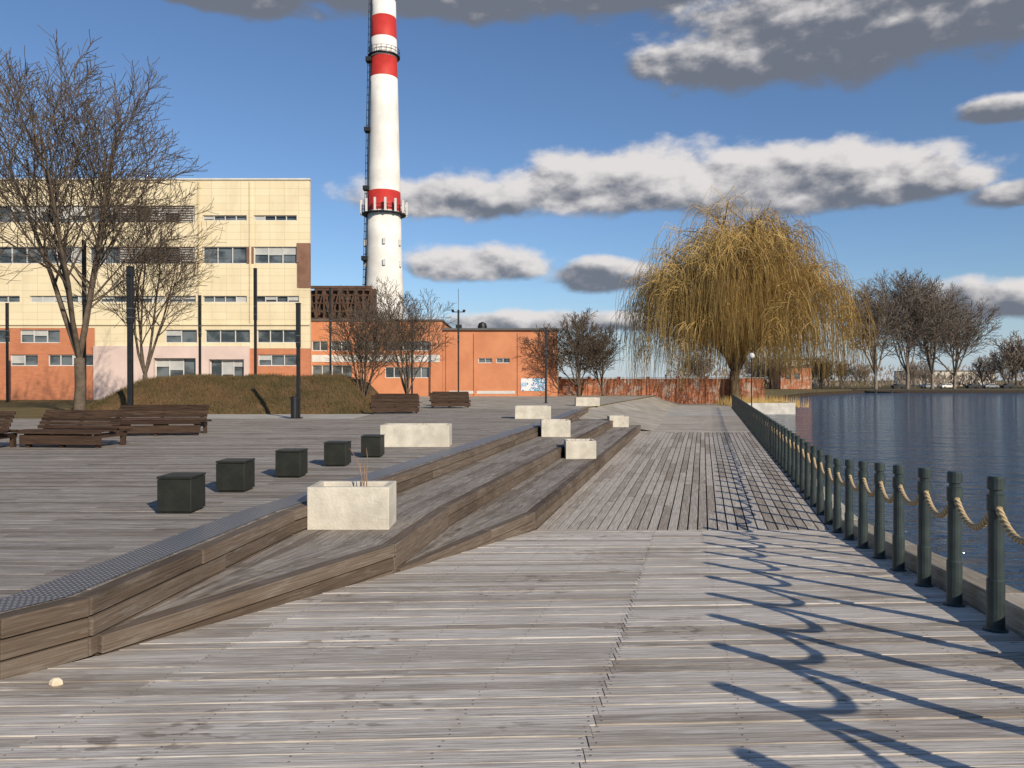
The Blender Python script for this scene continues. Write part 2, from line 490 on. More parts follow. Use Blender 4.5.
# ------------------------------------------------------------ rope fence
fence=empty('rope_fence')
posts=MB(); rope=MB()
py=[5.8+.9*i for i in range(-9,70)]
prev=None
for y in py:
    if y>67.8: break
    x=interp(FE,y); z=ramp_h(x,y) if y<12.5 else -.9
    n=16 if y<25 else 7
    x+=U(-.008,.008)
    posts.lathe(x,y,[(.088,z),(.088,z+.012),(.068,z+.02),(.064,z+.03),(.064,z+.40),(.056,z+.41),(.056,z+.93),(.064,z+.935),(.064,z+1.06),(.047,z+1.065),(.047,z+1.095),(.062,z+1.10),(.062,z+1.185),(.052,z+1.2)],n)
    if prev:
        a=Vector((prev[0],prev[1],prev[2]+1.0)); b=Vector((x,y,z+1.0))
        m=12 if y<25 else 6
        sag=.21+U(-.03,.05)
        pts=[a.lerp(b,t/m)-Vector((0,0,sag*4*(t/m)*(1-t/m))) for t in range(m+1)]
        rope.tube(pts,.027,8 if y<25 else 5,False)
    prev=(x,y,z)
po=posts.obj('posts',M_metal,fence); rope.obj('rope',M_rope,fence,0,True)

# ------------------------------------------------------------ ground, terrace, water
shore=[(20.6,68.5),(26.0,68.8),(28.5,80),(38,110),(60,150),(88,186),(250,196),(3500,260)]
base=[(-3500,-60)]+[(-3,-60),(0,12.0),(5.3,12.6)]+[(20.2,68.45)]+shore+[(3500,3500),(-3500,3500)]
sheet('ground',base,-.96,M_grass)
wp=MB(); wp.v=[(-5,-80,-1.55),(3500,-80,-1.55),(3500,400,-1.55),(-5,400,-1.55)]; wp.face([0,1,2,3]); wp.obj('lake_water',M_water)
mb=MB()
for i in range(len(shore)-1):
    a,b=shore[i],shore[i+1]; k=len(mb.v); top=-.52 if i<2 else -.93
    bo=-2.2
    mb.v+=[(a[0],a[1],bo),(b[0],b[1],bo),(b[0],b[1],top),(a[0],a[1],top),(a[0]-.4,a[1]+.45,top),(b[0]-.4,b[1]+.45,top),(a[0]-.4,a[1]+.45,-1),(b[0]-.4,b[1]+.45,-1)]
    mi=0 if i<2 else 1
    mb.face([k,k+1,k+2,k+3],None,0,mi); mb.face([k+3,k+2,k+5,k+4],None,0,mi); mb.face([k+4,k+5,k+7,k+6],None,0,mi)
mb.obj('quay_retaining_wall',[M_concwall,M_soil])
T=[(-3500,-60),(-9,-60),(-7.2,0),(-3.9,5.2),(-3.2,9.2),(-2.4,12.3),(1.7,31.7),(3.6,42),(10,62),(20,95),(30,400),(30,3400),(-3500,3400)]
sheet('lawn_terrace',T,-.045,M_grass,-1.2)
G=MB()
G.v=[(3.3,36.6,-.30),(7.0,36.6,-.92),(3.3,42,-.03),(8.4,42,-.92),(9.8,62,-.03),(13,62,-.91),(19.8,95,-.03),(22,95,-.91)]
G.face([0,1,3,2]);G.face([2,3,5,4]);G.face([4,5,7,6])
G.obj('gravel_slope',M_gravel)
sheet('path_pavement',[(-17,31.05),(-6.6,31.05),(-6.6,35.6),(-18,35.6)],-.02,M_pave)
sheet('plaza_pavement',[(-6.5,42.1),(3.6,42.1),(9.9,62),(16,82),(-30,82),(-30,58),(-6.5,55)],-.03,M_gravel)

def hsh(x,y):
    return math.sin(x*1.7+y*.6)*.5+math.sin(x*.53-y*1.1+2)*.5
mb=MB(); nx,ny=70,36; X0,X1,Y0,Y1=-22.5,-7.2,35.4,50
def ss(t): t=max(0,min(1,t)); return t*t*(3-2*t)
def mh(x,y):
    e=ss((x-X0)/3.5)*ss((X1-x)/2.2)
    f=min(1,max(0,(y-Y0)/4.2)); b=ss((Y1-y)/4)
    return 1.75*e*(f**.8)*b*(1+.05*hsh(x,y))+.03*hsh(x*3,y*3)*e-.06
for j in range(ny+1):
    for i in range(nx+1):
        x=X0+(X1-X0)*i/nx; y=Y0+(Y1-Y0)*j/ny; mb.v.append((x,y,mh(x,y)))
for j in range(ny):
    for i in range(nx):
        a=j*(nx+1)+i; mb.face([a,a+1,a+nx+2,a+nx+1])
mb.obj('grass_mound',M_mound,None,0,True)
mb=MB()
for _ in range(22000):
    x=U(X0+.3,X1-.2);y=Y0+(Y1-Y0)*.6*R()
    z=mh(x,y)
    if z<-.02: continue
    a=R()*6.28;h=U(.08,.26);w=.014;l=U(-.08,.08)
    k=len(mb.v); mb.v+=[(x-w*math.cos(a),y-w*math.sin(a),z-.01),(x+w*math.cos(a),y+w*math.sin(a),z-.01),(x+l,y+l,z+h)]
    mb.face([k,k+1,k+2])
mb.obj('mound_grass_blades',M_mound)

# ------------------------------------------------------------ furniture
def planter(x0,x1,y,z,h,depth=.9,stems=False):
    e=empty('concrete_planter',((x0+x1)/2,y+depth/2,z))
    w=(x1-x0)/2; d=depth/2; t=.09
    mb=MB()
    o=[(-w,-d),(w,-d),(w,d),(-w,d)]; i_=[(-w+t,-d+t),(w-t,-d+t),(w-t,d-t),(-w+t,d-t)]
    mb.v=[(a,b,0) for a,b in o]+[(a,b,h) for a,b in o]+[(a,b,h) for a,b in i_]+[(a,b,h-.15) for a,b in i_]
    for i in range(4):
        j=(i+1)%4
        mb.face([i,j,4+j,4+i]); mb.face([4+i,4+j,8+j,8+i]); mb.face([8+i,8+j,12+j,12+i])
    mb.obj('planter_box',M_conc,e,.012)
    mb=MB(); mb.v=[(a,b,h-.08) for a,b in i_]; mb.face([0,1,2,3]); mb.obj('soil',M_soil,e)
    mb=MB()
    for j in range(4 if stems else 3):
        x=U(-w*.7,w*.7) if not stems else U(.10,.17); y=U(-d*.5,d*.5) if not stems else U(-.05,.05); p=Vector((x,y,h-.08)); pts=[p.copy()]
        dr=Vector((U(-.2,.2),U(-.2,.2),1))
        for s in range(5):
            p=p+dr*((.11 if j<2 else .07) if stems else .03); dr+=Vector((U(-.25,.25),U(-.25,.25),0)); pts.append(p.copy())
        mb.tube(pts,[.008,.007,.006,.005,.004,.003],4,False)
    mb.obj('dry_plant_stems',M_stem,e)
planter(-2.60,-1.56,9.5,-.3,.54,.62,True)
planter(-3.15,-1.50,17.9,0,.52,.8)
planter(.12,1.6,30.8,0,.52)
planter(.98,1.95,25,-.3,.55)
planter(1.5,2.35,20.9,-.6,.5,.8)
planter(4.0,5.5,47,-.03,.52)
planter(4.55,5.45,35,-.6,.5)

def cubeseat(x,y,rz=0):
    e=empty('black_cube_seat',(x,y+.225,.0),rz); s=.205
    mb=MB(); mb.box(-s+.03,s-.03,-s+.03,s-.03,0,.03); mb.box(-s,s,-s,s,.03,.415); mb.obj('body',M_seat,e,.008)
    mb=MB(); mb.box(-s-.004,s+.004,-s-.004,s+.004,.42,.45); mb.obj('lid',M_seat,e,.006)
for x,y in ((-4.02,8.9),(-3.99,10.6),(-3.65,12.2),(-3.26,13.8),(-2.9,15.4)): cubeseat(x,y,U(-.03,.03))

def bench(x,y,rz=0,L=2.3):
    e=empty('wooden_park_bench',(x,y,0),rz); mb=MB(); h=L/2
    prof=[(-.55,.36),(-.44,.40),(-.33,.405),(-.22,.40),(-.11,.39),(0,.385)]
    for (yy,z) in prof: mb.beam((-h,yy,z),(h,yy,z),.10,.045)
    for i in range(5):
        t=i/4; yy=.10+.26*t; z=.46+.36*t
        mb.beam((-h,yy,z),(h,yy,z),.045,.085)
    for yy,z in ((.42,.40),(.53,.385),(.64,.37)): mb.beam((-h,yy,z),(h,yy,z),.10,.045)
    mb.obj('slats',M_bench,e,.006)
    mb=MB()
    for xx in (-h+.12,-.06,h-.2):
        mb.box(xx,xx+.09,-.5,.62,.23,.335)
        mb.box(xx,xx+.09,-.46,-.34,0,.23); mb.box(xx,xx+.09,.46,.58,0,.23)
        mb.beam((xx+.045,.08,.34),(xx+.045,.42,.84),.09,.05)
    mb.box(-h+.02,h-.02,-.53,-.49,.08,.3); 
    mb.obj('frame',M_bench,e,.006)
bench(-10.55,18.1,-.12,2.1); bench(-10.25,21.9,.14,2.5); bench(-12.55,17.3,.06,1.7)
bench(-5.6,36,.15); bench(-6.2,40.2,.1); bench(-3.6,43.5,.2); bench(-3.9,47.5,.1)

def lamp(x,y,h,w=.13,z=0,fit='flat'):
    e=empty('street_lamp',(x,y,z)); mb=MB()
    mb.box(-.16,.16,-.16,.16,0,.03); mb.box(-w/2,w/2,-w/2,w/2,.03,h*.62); mb.box(-w*.6,w*.6,-w*.6,w*.6,h*.62,h)
    mb.box(-w*.7,w*.7,-w*.7,w*.7,h,h+.04)
    if fit=='arms':
        mb.box(-.6,.6,-.05,.05,h-.2,h-.12); mb.box(-.65,-.4,-.12,.12,h-.12,h+.05); mb.box(.4,.65,-.12,.12,h-.12,h+.05); mb.box(-.02,.02,-.02,.02,h,h+2)
    mb.obj('pole',M_pole,e,.01)
    mb=MB(); mb.box(-w*.62,w*.62,-w*.62,w*.62,h*.72,h*.725); mb.box(-w*.62,w*.62,-w*.62,w*.62,h*.66,h*.664); mb.obj('trim_rings',M_steel,e)
lamp(-17.3,34,6.7,.20); lamp(-9.0,31.6,4.8,.14); lamp(-22.8,40,9,.14); lamp(2.35,52,5.2,.15); lamp(-5.0,70,8.1,.14,0,'arms')
lamp(-8,60,6.4,.14); lamp(-17.1,50,9,.16); lamp(-20.8,50,7.2,.14); lamp(-37,55,7.2,.14); lamp(-12.1,50,7.7,.12)
e=empty('litter_bin',(-9.05,31.2,0)); mb=MB(); mb.lathe(0,0,[(.13,0),(.15,.02),(.15,.8),(.165,.81),(.165,.88),(.12,.92)],14); mb.obj('bin_body',M_pole,e)
e=empty('globe_lamp',(19.8,62,-.9)); mb=MB(); mb.lathe(0,0,[(.1,0),(.1,.3),(.05,.35),(.045,4.2),(.1,4.25)],8); mb.obj('pole',M_pole,e)
mb=MB(); mb.lathe(0,0,[(.25*math.sin(a)+.001,4.5-.25*math.cos(a)) for a in [i*math.pi/8 for i in range(9)]],12); mb.obj('globe',M_frame,e,0,True)
mb=MB(); mb.lathe(0,0,[(.03,0),(.05,.012),(.045,.035),(.02,.05)],7)
o=mb.obj('stone_chunk',M_stone,None,0,False,(-2.96,4.86,ramp_h(-2.9,4.86))); o.scale=(.9,.6,1.1)

# ------------------------------------------------------------ trees
def rotv(v,ax,a): return Matrix.Rotation(a,3,ax)@v
def perp(d):
    r=Vector((R()-.5,R()-.5,R()-.5)); p=d.cross(r)
    return p.normalized() if p.length>1e-4 else Vector((1,0,0))
def grow(mb,p,d,L,r,lvl,maxl,nch,trop,rmin,spread=(.45,.85),ratio=(.42,.62)):
    n=[6,6,5,4,3,2][lvl]; pts=[p.copy()]; dirs=[d.copy()]
    for i in range(n):
        d=(d+perp(d)*U(.02,.17)+Vector((0,0,trop))).normalized()
        p=p+d*(L/n); pts.append(p.copy()); dirs.append(d.copy())
    tip=.3
    rad=[max(rmin,r*(1-(1-tip)*i/n)) for i in range(n+1)]
    mb.tube(pts,rad,[9,7,5,3,3,3][lvl],False)
    if lvl>=maxl: return
    nc=nch[lvl]; st=.22 if lvl else .7; ga=R()*6.28
    for k in range(nc):
        t=st+(1-st)*(k+R()*.6)/nc; t=min(t,.99)
        f=t*n; i=int(f); q=pts[i].lerp(pts[min(i+1,n)],f-i); dd=dirs[i]
        ga+=2.4+U(-.3,.3)
        ax=rotv(dd.orthogonal().normalized(),dd,ga)
        nd=rotv(dd,ax,U(*spread))
        grow(mb,q,nd,L*U(*ratio)*(1.15-.55*t),max(rmin,r*(1-(1-tip)*t)*U(.45,.62)),lvl+1,maxl,nch,trop,rmin,spread,ratio)
def bare_tree(name,x,y,z,H,r0,seed,stems=5,nch=(0,9,7,6,4),maxl=4,trunk=.18,tilt=(.12,.5),mat=None,rmin=.008,trop=.06,Lr=(.62,.85),spread=(.45,.85)):
    random.seed(seed); e=empty(name,(x,y,z)); mb=MB()
    top=Vector((U(-.1,.1),U(-.1,.1),H*trunk))
    mb.tube([(0,0,-.1),(0,0,.15),top*.5+Vector((.04,0,0)),top],[r0*1.45,r0*1.08,r0*.95,r0*.9],10,True)
    for k in range(stems):
        a=6.283*k/stems+U(-.4,.4); t=U(*tilt) if k else .04
        d=Vector((math.sin(t)*math.cos(a),math.sin(t)*math.sin(a),math.cos(t)))
        grow(mb,top-Vector((0,0,.1*r0)),d,H*(1-trunk)*U(*Lr),r0*U(.45,.62),1,maxl,nch,trop,rmin,spread)
    mb.obj('trunk_and_branches',mat or M_bark,e,0,True)
    return e
bare_tree('bare_tree',-19.6,34,0,17.3,.24,11,6,(0,12,8,6,5),4,.15,(.12,.45),rmin=.013)
bare_tree('bare_tree',-20.6,42,0,12.5,.14,5,5,(0,9,7,6,4),4,.15,(.15,.6),rmin=.011)
bare_tree('bare_tree',-27.3,36,0,16,.22,21,5,(0,10,7,6,4),4,.17,(.2,.65),rmin=.011)
bare_tree('bare_shrub_tree',-8.2,42,0,6.2,.08,31,10,(0,8,6,5,4),4,.03,(.08,.45),rmin=.010)
bare_tree('bare_tree',-7.0,50,0,8.0,.11,33,8,(0,8,7,6,4),4,.06,(.1,.45),rmin=.011)
bare_tree('bare_tree',6.6,74,0,8.2,.14,41,8,(0,9,7,6,4),4,.1,(.2,.8),rmin=.018)
bare_tree('bare_tree',9.2,76,0,7.4,.13,43,7,(0,9,7,6,4),4,.1,(.2,.8),rmin=.018)
for i,(x,y,H,s) in enumerate(((97,200,28,51),(107,203,31,52),(116,207,31,53),(125,212,28,54))):
    bare_tree('bare_tree',x,y,-.9,H,.45,s,7,(0,11,8,6,3),4,.13,(.15,.65),M_barkfar,.05)

random.seed(99)
mb=MB()
def small(x,y,H,z=0):
    top=Vector((x,y,z+H*.15)); mb.tube([(x,y,z),tuple(top)],[H*.022,H*.018],4,False)
    for k in range(6):
        a=R()*6.28;t=U(.1,.75)
        grow(mb,top,Vector((math.sin(t)*math.cos(a),math.sin(t)*math.sin(a),math.cos(t))),H*.6,H*.011,2,4,(0,0,8,6,3),.05,H*.0045)
for i in range(26): small(148+i*2.4+U(-3,3),225+U(-8,30),U(12,20),-.9)
for i in range(14): small(100+i*3.6+U(-3,3),245+U(-8,20),U(7,13),-.9)
for i in range(16): small(U(50,98),U(205,250),U(8,13),-.9)
for i in range(10): small(U(-30,20),U(135,160),U(9,12),0)
mb.obj('distant_trees',M_barkfar)
mb=MB()
for i in range(6200):
    x=U(60,420); y=U(262,300); h=5.5+2.5*math.sin(x*.11)+1.5*math.sin(x*.37); q=Vector((x,y,-.9+U(0,h)))
    d=Vector((U(-.5,.5),U(-.3,.3),1)); 
    k=len(mb.v); w=U(.15,.5)
    mb.v+=[tuple(q+Vector((-w,0,0))),tuple(q+Vector((w,.3,U(-.4,.4)))),tuple(q+d*U(.8,2.0))]; mb.face([k,k+1,k+2])
mb.obj('distant_brush',M_barkfar)

# willow
random.seed(123)
wl=empty('weeping_willow_tree',(23.2,78,-.9)); tr=MB(); st=MB()
tr.tube([(0,0,-.2),(0,0,.6),(-.1,0,2.2),(0,.1,3.4)],[.85,.62,.52,.5],12,True)
H=19.6; W=10.3
def ztop(rr,a): return H*(1-.38*rr**2.3)*(1+.06*math.sin(3*a+1)+.05*math.sin(5*a+.5))
clusters=[]
NL=15
for k in range(NL):
    a=6.283*k/NL*1.0+U(-.2,.2); rr=(.25,.6,.92)[k%3]*U(.9,1.05); reach=rr*W
    zt=ztop(rr,a)*U(.86,.97)
    p0=Vector((.1,.1,3.1)); p3=Vector((reach*math.cos(a),reach*math.sin(a),zt))
    pts=[]
    for i in range(10):
        t=i/9; q=p0.lerp(p3,t); q+=Vector((math.cos(a),math.sin(a),0))*(-.10*W*math.sin(math.pi*t)*(rr)); q.z+=1.6*math.sin(math.pi*t)
        if 0<i<9: q+=Vector((U(-.3,.3),U(-.3,.3),U(-.25,.25)))
        pts.append(q)
    tr.tube(pts,[.34*(1-i/9*.85) for i in range(10)],7,False)
    for i in range(3,10):
        for _ in range(4):
            b=R()*6.283; d=Vector((math.cos(b),math.sin(b),U(.3,1.3))).normalized(); L=U(2,4.6); q=pts[i].copy(); pp=[q.copy()]
            for s in range(5):
                q=q+d*(L/5); d=(d+Vector((U(-.15,.15),U(-.15,.15),-.08))).normalized(); pp.append(q.copy())
            r2=math.hypot(q.x,q.y)/W
            if r2>1.08 or q.z>ztop(min(r2,1),math.atan2(q.y,q.x))*1.03: continue
            tr.tube(pp,[.09,.075,.06,.05,.04,.03],5,False)
            clusters+= [(pp[3],0),(pp[5],0)]
for _ in range(120):
    a=R()*6.283; rr=math.sqrt(U(.3,1.12)); rr=min(rr,1.05)
    clusters.append((Vector((rr*W*math.cos(a),rr*W*math.sin(a),ztop(min(rr,1),a)*U(.72,1.0))),0))
# lower curtains that reach almost to the ground / the water
for _ in range(95):
    a=R()*6.283; rr=U(.62,1.1)
    if math.cos(a)<0 and R()<.3: a=math.pi-a
    clusters.append((Vector((rr*W*math.cos(a),rr*W*math.sin(a),ztop(min(rr,1),a)*U(.42,.75))),1))
for p,lowc in clusters:
    rr=math.hypot(p.x,p.y)/W; out=Vector((p.x,p.y,0)); out=out.normalized() if out.length>.1 else Vector((1,0,0))
    right=max(0,p.x/W)
    clow=U(-.3,2.0) if (R()<.3+.45*right+.2*(rr>.75) or (lowc and R()<.75)) else U(2.2,7)
    for _ in range(int(U(6,19)) if not lowc else int(U(4,14))):
        b=R()*6.283
        v=(Vector((math.cos(b),math.sin(b),0))*U(.2,1.0)+out*.3+Vector((0,0,U(.2,1.35) if not lowc else U(0,.5))))
        q=p+Vector((U(-.6,.6),U(-.6,.6),U(-.4,.4))); pts=[q.copy()]
        low=clow+U(0,2.5)
        if rr<.5: low=max(low,U(2.5,6))
        L=max(1.3,min(U(4,13),q.z-low))
        n=6
        for s in range(n):
            v=v*.62+Vector((U(-.14,.14),U(-.14,.14),-.5)); q=q+v.normalized()*(L/n); pts.append(q.copy())
        st.tube(pts,[.022,.021,.019,.017,.015,.013,.010],3,False,c=R())
tr.obj('trunk_and_limbs',M_wbark,wl,0,True); st.obj('hanging_twigs',M_willow,wl)

mb=MB()
for _ in range(900):
    x=U(20.8,27.5); y=69.2+U(0,9)
    z=-.95; h=U(.4,1.2); l=U(-.2,.2)
    k=len(mb.v); mb.v+=[(x-.025,y,z),(x+.025,y,z),(x+l,y+l,z+h)]; mb.face([k,k+1,k+2])
mb.obj('reeds',M_willow)

# ------------------------------------------------------------ buildings
def wall_open(mb,x0,x1,z0,z1,y0,y1,opens,mi=0):
    zs=sorted(set([z0,z1]+[v for o in opens for v in (o[2],o[3]) if z0<v<z1]))
    for i in range(len(zs)-1):
        a,b=zs[i],zs[i+1]; mid=(a+b)/2
        os_=sorted([(o[0],o[1]) for o in opens if o[2]<mid<o[3]])
        x=x0
        for (p,q) in os_:
            if p>x+.001: mb.box(x,p,y0,y1,a,b,mi)
            x=max(x,q)
        if x<x1-.001: mb.box(x,x1,y0,y1,a,b,mi)
def window_fill(fr,o,yf,step,gl=None,bl=None):
    x0,x1,z0,z1=o; n=max(1,round((x1-x0)/step)); w=(x1-x0)/n
    fr.box(x0,x1,yf,yf+.08,z0,z0+.07); fr.box(x0,x1,yf,yf+.08,z1-.07,z1)
    for i in range(n+1):
        x=x0+i*w; x=min(max(x,x0+.035),x1-.035); fr.box(x-.035,x+.035,yf-.003,yf+.083,z0+.07,z1-.07)
    if bl is not None:
        for i in range(n):
            if R()<.45:
                dz=(z1-z0)*U(.25,.9); bl.box(x0+i*w+.04,x0+(i+1)*w-.04,yf+.05,yf+.07,z1-.07-dz,z1-.07)

ob=empty('office_building'); YF=62
def px(a): return (a-512)*YF/750
opensC=[];
A=(16.0,14.6);B=(12.6,11.2);C=(8.55,8.0);D=(5.75,4.66);E_=(3.7,2.76)
for (a,b) in ((-76,-58.3),(-58,-48.7),(-48.4,-42.9),(-42.6,-35.2),(-34.9,-26.2)): opensC.append((a,b,A[1],A[0])); opensC.append((a,b,B[1],B[0]))
for (a,b) in ((203,247),(254,297)):
    opensC.append((px(a),px(b),14.75,15.2)); opensC.append((px(a),px(b),11.2,12.6))
for (a,b) in ((-120,-40),(-30,20),(30,90),(100,165),(168,196),(203,247),(254,299)):
    opensC.append((px(a),px(b),C[1],C[0]))
cream=MB(); wall_open(cream,-76,px(297),6.3,18.1,YF,YF+.3,opensC); wall_open(cream,px(297),px(310),12.9,18.1,YF,YF+.3,[])
wall_open(cream,px(297),px(310),6.3,9.2,YF,YF+.3,[(px(297),px(299),8.0,8.55)])
cream.box(-76,px(310)-.1,YF+.35,YF+.6,18.0,18.35)
br=MB(); br.box(px(297),px(310),YF-.05,YF+.3,11.3,12.9); br.box(px(299.5),px(310),YF-.05,YF+.3,9.2,11.3); br.box(px(297),px(299.5),YF,YF+.3,9.2,11.3)
br.box(px(247),px(254),YF-.03,YF-.003,11.2,12.6)
opensL=[]
for (a,b) in ((-100,-40),(-30,10),(20,60),(165,197),(205,250),(257,296)): opensL.append((px(a),px(b),D[1],D[0]))
for (a,b) in ((-60,-20),(10,38),(48,96),(258,297)): opensL.append((px(a),px(b),E_[1],E_[0]))
opensL.append((px(155),px(197),1.6,3.4)); opensL.append((px(210),px(245),1.6,3.3))
low=MB(); wall_open(low,-76,px(95),-.1,5.9,YF+.02,YF+.3,[o for o in opensL if o[1]<px(97)]); 
wall_open(low,px(250),px(310),-.1,4.2,YF+.02,YF+.3,[o for o in opensL if o[0]>px(252)])
pk=MB(); wall_open(pk,px(95),px(250),-.1,4.4,YF-.25,YF+.3,[o for o in opensL if px(97)<o[0]<px(249)])
cm=MB()
wall_open(cm,px(95),px(310),4.4,6.3,YF,YF+.3,[o for o in opensL if o[0]>px(95)])
wall_open(cm,-76,px(95),5.9,6.3,YF,YF+.3,[])
cm.box(-76,px(310),YF-.12,YF-.01,6.12,6.28); 
cm.box(px(250),px(310),YF+.0,YF+.3,4.2,4.4)
cream.obj('cream_wall',M_cream,ob); br.obj('brown_pier',M_brownwall,ob); low.obj('brick_base',M_brick,ob); pk.obj('entrance_block',M_pink,ob); cm.obj('cream_lower_wall',M_cream,ob)
g=MB(); g.v=[(-76,YF+.28,0),(px(310)-.02,YF+.28,0),(px(310)-.02,YF+.28,18),(-76,YF+.28,18)]; g.face([0,1,2,3]); g.obj('glass',M_glass,ob)
bodym=MB()
bodym.v=[(-76,YF+.32,0),(px(310),YF+.32,0),(px(310)-4.5,YF+15,0),(-76,YF+15,0)]; bodym.v+=[(a,b,18.05) for a,b,c in bodym.v]
for f in ((0,1,5,4),(1,2,6,5),(2,3,7,6),(3,0,4,7),(4,5,6,7)): bodym.face(list(f))
bodym.obj('building_body',M_cream,ob)
fr=MB(); bl=MB()
for o in opensC: window_fill(fr,o,YF+.12,1.3 if o[3]-o[2]>1 else 1.0,None,bl)
for o in opensL: window_fill(fr,o,YF+.12,1.1,None,bl)
fr.obj('window_frames',M_frame,ob); bl.obj('blinds',M_blind,ob)
lv=MB()
for (a,b) in ((118,160),(163,194)):
    for z0,z1 in ((14.6,16.0),(11.2,12.6)):
        z=z0+.1
        while z<z1-.1: lv.box(px(a),px(b),YF-.12,YF-.02,z,z+.05); z+=.2
lv.obj('louvres',M_brown,ob)
rf=MB(); rf.box(-76,px(310)+.06,YF-.1,YF+.34,18.103,18.22); rf.obj('roof_coping',M_frame,ob)
dp=MB()
for a in (200,251): dp.box(px(a)-.06,px(a)+.06,YF-.14,YF-.032,6.3,18.0)
dp.obj('downpipes',M_cream,ob)

fb=empty('orange_factory_building'); Y2=75
def px2(a,Y=75): return (a-512)*Y/750
op=[(px2(312),px2(328),4.5,5.5),(px2(331),px2(352),4.5,5.5),(px2(356),px2(380),4.5,5.5),(px2(312),px2(352),1.6,3.1),(px2(385),px2(430),4.5,5.5),(px2(385),px2(430),1.8,2.9)]
op2=[(px2(478),px2(492),3.3,3.8),(px2(496),px2(510),3.3,3.8)]
w=MB(); wall_open(w,px2(300),px2(442),-.1,7.5,Y2,Y2+.3,op); wall_open(w,px2(442),px2(558),-.1,6.6,Y2+.6,Y2+.9,op2)
w.box(px2(300),px2(442)-.01,Y2+.6,Y2+14,0,7.4); w.box(px2(442),px2(558),Y2+1.3,Y2+14,0,6.5)
for a in (447,475,519,548): w.box(px2(a)-.15,px2(a)+.15,Y2+.5,Y2+.597,-.1,6.3)
w.obj('rendered_walls',M_salmon,fb)
g=MB(); g.v=[(px2(300),Y2+.25,0),(px2(442)-.05,Y2+.25,0),(px2(442)-.05,Y2+.25,7.3),(px2(300),Y2+.25,7.3),(px2(442)+.02,Y2+.85,2.7),(px2(556),Y2+.85,2.7),(px2(556),Y2+.85,6.4),(px2(442)+.02,Y2+.85,6.4)]; g.face([0,1,2,3]); g.face([4,5,6,7]); g.obj('glass',M_glass,fb)
f=MB()
for o in op: window_fill(f,o,Y2+.1,.9)
for o in op2[:2]: window_fill(f,o,Y2+.7,.7)
f.box(px2(312),px2(440),Y2-.05,Y2-.003,3.4,4.1)
f.box(px2(442)+.3,px2(515),Y2+.55,Y2+.594,.2,.5)
f.obj('frames',M_frame,fb)
f=MB(); f.box(px2(442)-.1,px2(558)+.2,Y2+.3,Y2+14,6.603,6.8); f.box(px2(300),px2(442)+.1,Y2-.2,Y2+14.2,7.503,7.65); f.obj('roof_edge',M_roof,fb)
r=MB(); r.lathe(px2(480),Y2+6,[(.5,6.8),(.5,7.4),(.4,7.7),(.1,7.85)],12); r.box(px2(452),px2(458),Y2+5,Y2+6,6.8,7.5); r.obj('roof_vents',M_pole,fb)
def graff():
    m,N,b=newmat('graffiti',.7)
    tc=N.n('ShaderNodeTexCoord').outputs['Object']
    a=N.noise(N.mapping(tc,(1.6,1,2)),1,2,.5)
    x=N.n('ShaderNodeValToRGB'); N.put(x.inputs[0],a); x.color_ramp.interpolation='CONSTANT'
    e=x.color_ramp.elements; e[0].color=(.65,.66,.68,1); e[1].position=.44; e[1].color=(.03,.16,.42,1)
    n=e.new(.5); n.color=(.7,.7,.7,1); n=e.new(.56); n.color=(.12,.42,.6,1); n=e.new(.63); n.color=(.6,.62,.65,1)
    N.put(b.inputs['Base Color'],x.outputs[0]); return m
M_graf=graff()
f=MB(); f.box(px2(521),px2(546),Y2+.55,Y2+.597,.5,1.75); f.obj('graffiti_panel',M_graf,fb)

cs=empty('steel_gantry'); c=MB(); X0g,X1g=-25.5,-17.6; yg=94
for z in (9.2,13.2): 
    for yy in (yg,yg+3): c.beam((X0g,yy,z),(X1g,yy,z),.35)
n=8
for i in range(n+1):
    x=X0g+(X1g-X0g)*i/n
    for yy in (yg,yg+3): c.beam((x,yy,9.2),(x,yy,13.2),.22)
    if i<n:
        x2=X0g+(X1g-X0g)*(i+1)/n; c.beam((x,yg,9.2 if i%2 else 13.2),(x2,yg,13.2 if i%2 else 9.2),.16)
for z in (10.2,11.2,12.2): c.beam((X0g,yg-.1,z),(X1g,yg-.1,z),.12)
c.box(X0g,X1g,yg+.8,yg+2.6,9.5,12.9)
for x in (X0g+.5,X1g-.5): 
    for yy in (yg,yg+3): c.beam((x,yy,-1),(x,yy,9.2),.4)
c.obj('truss',M_brown,cs)

bw=empty('brick_boundary_wall'); w=MB()
x=5.0; y=79
w2=MB()
while x<26:
    w.box(x+.2,x+3.0,y,y+.25,-1,1.75+U(-.03,.03)); w.box(x-.1,x+.2,y-.08,y+.33,-1,1.95); w2.box(x+.2,x+3.0,y-.05,y+.3,1.79,1.86); x+=3.1
w.obj('wall_panels',M_oldwall,bw); w2.obj('coping',M_concwall,bw)

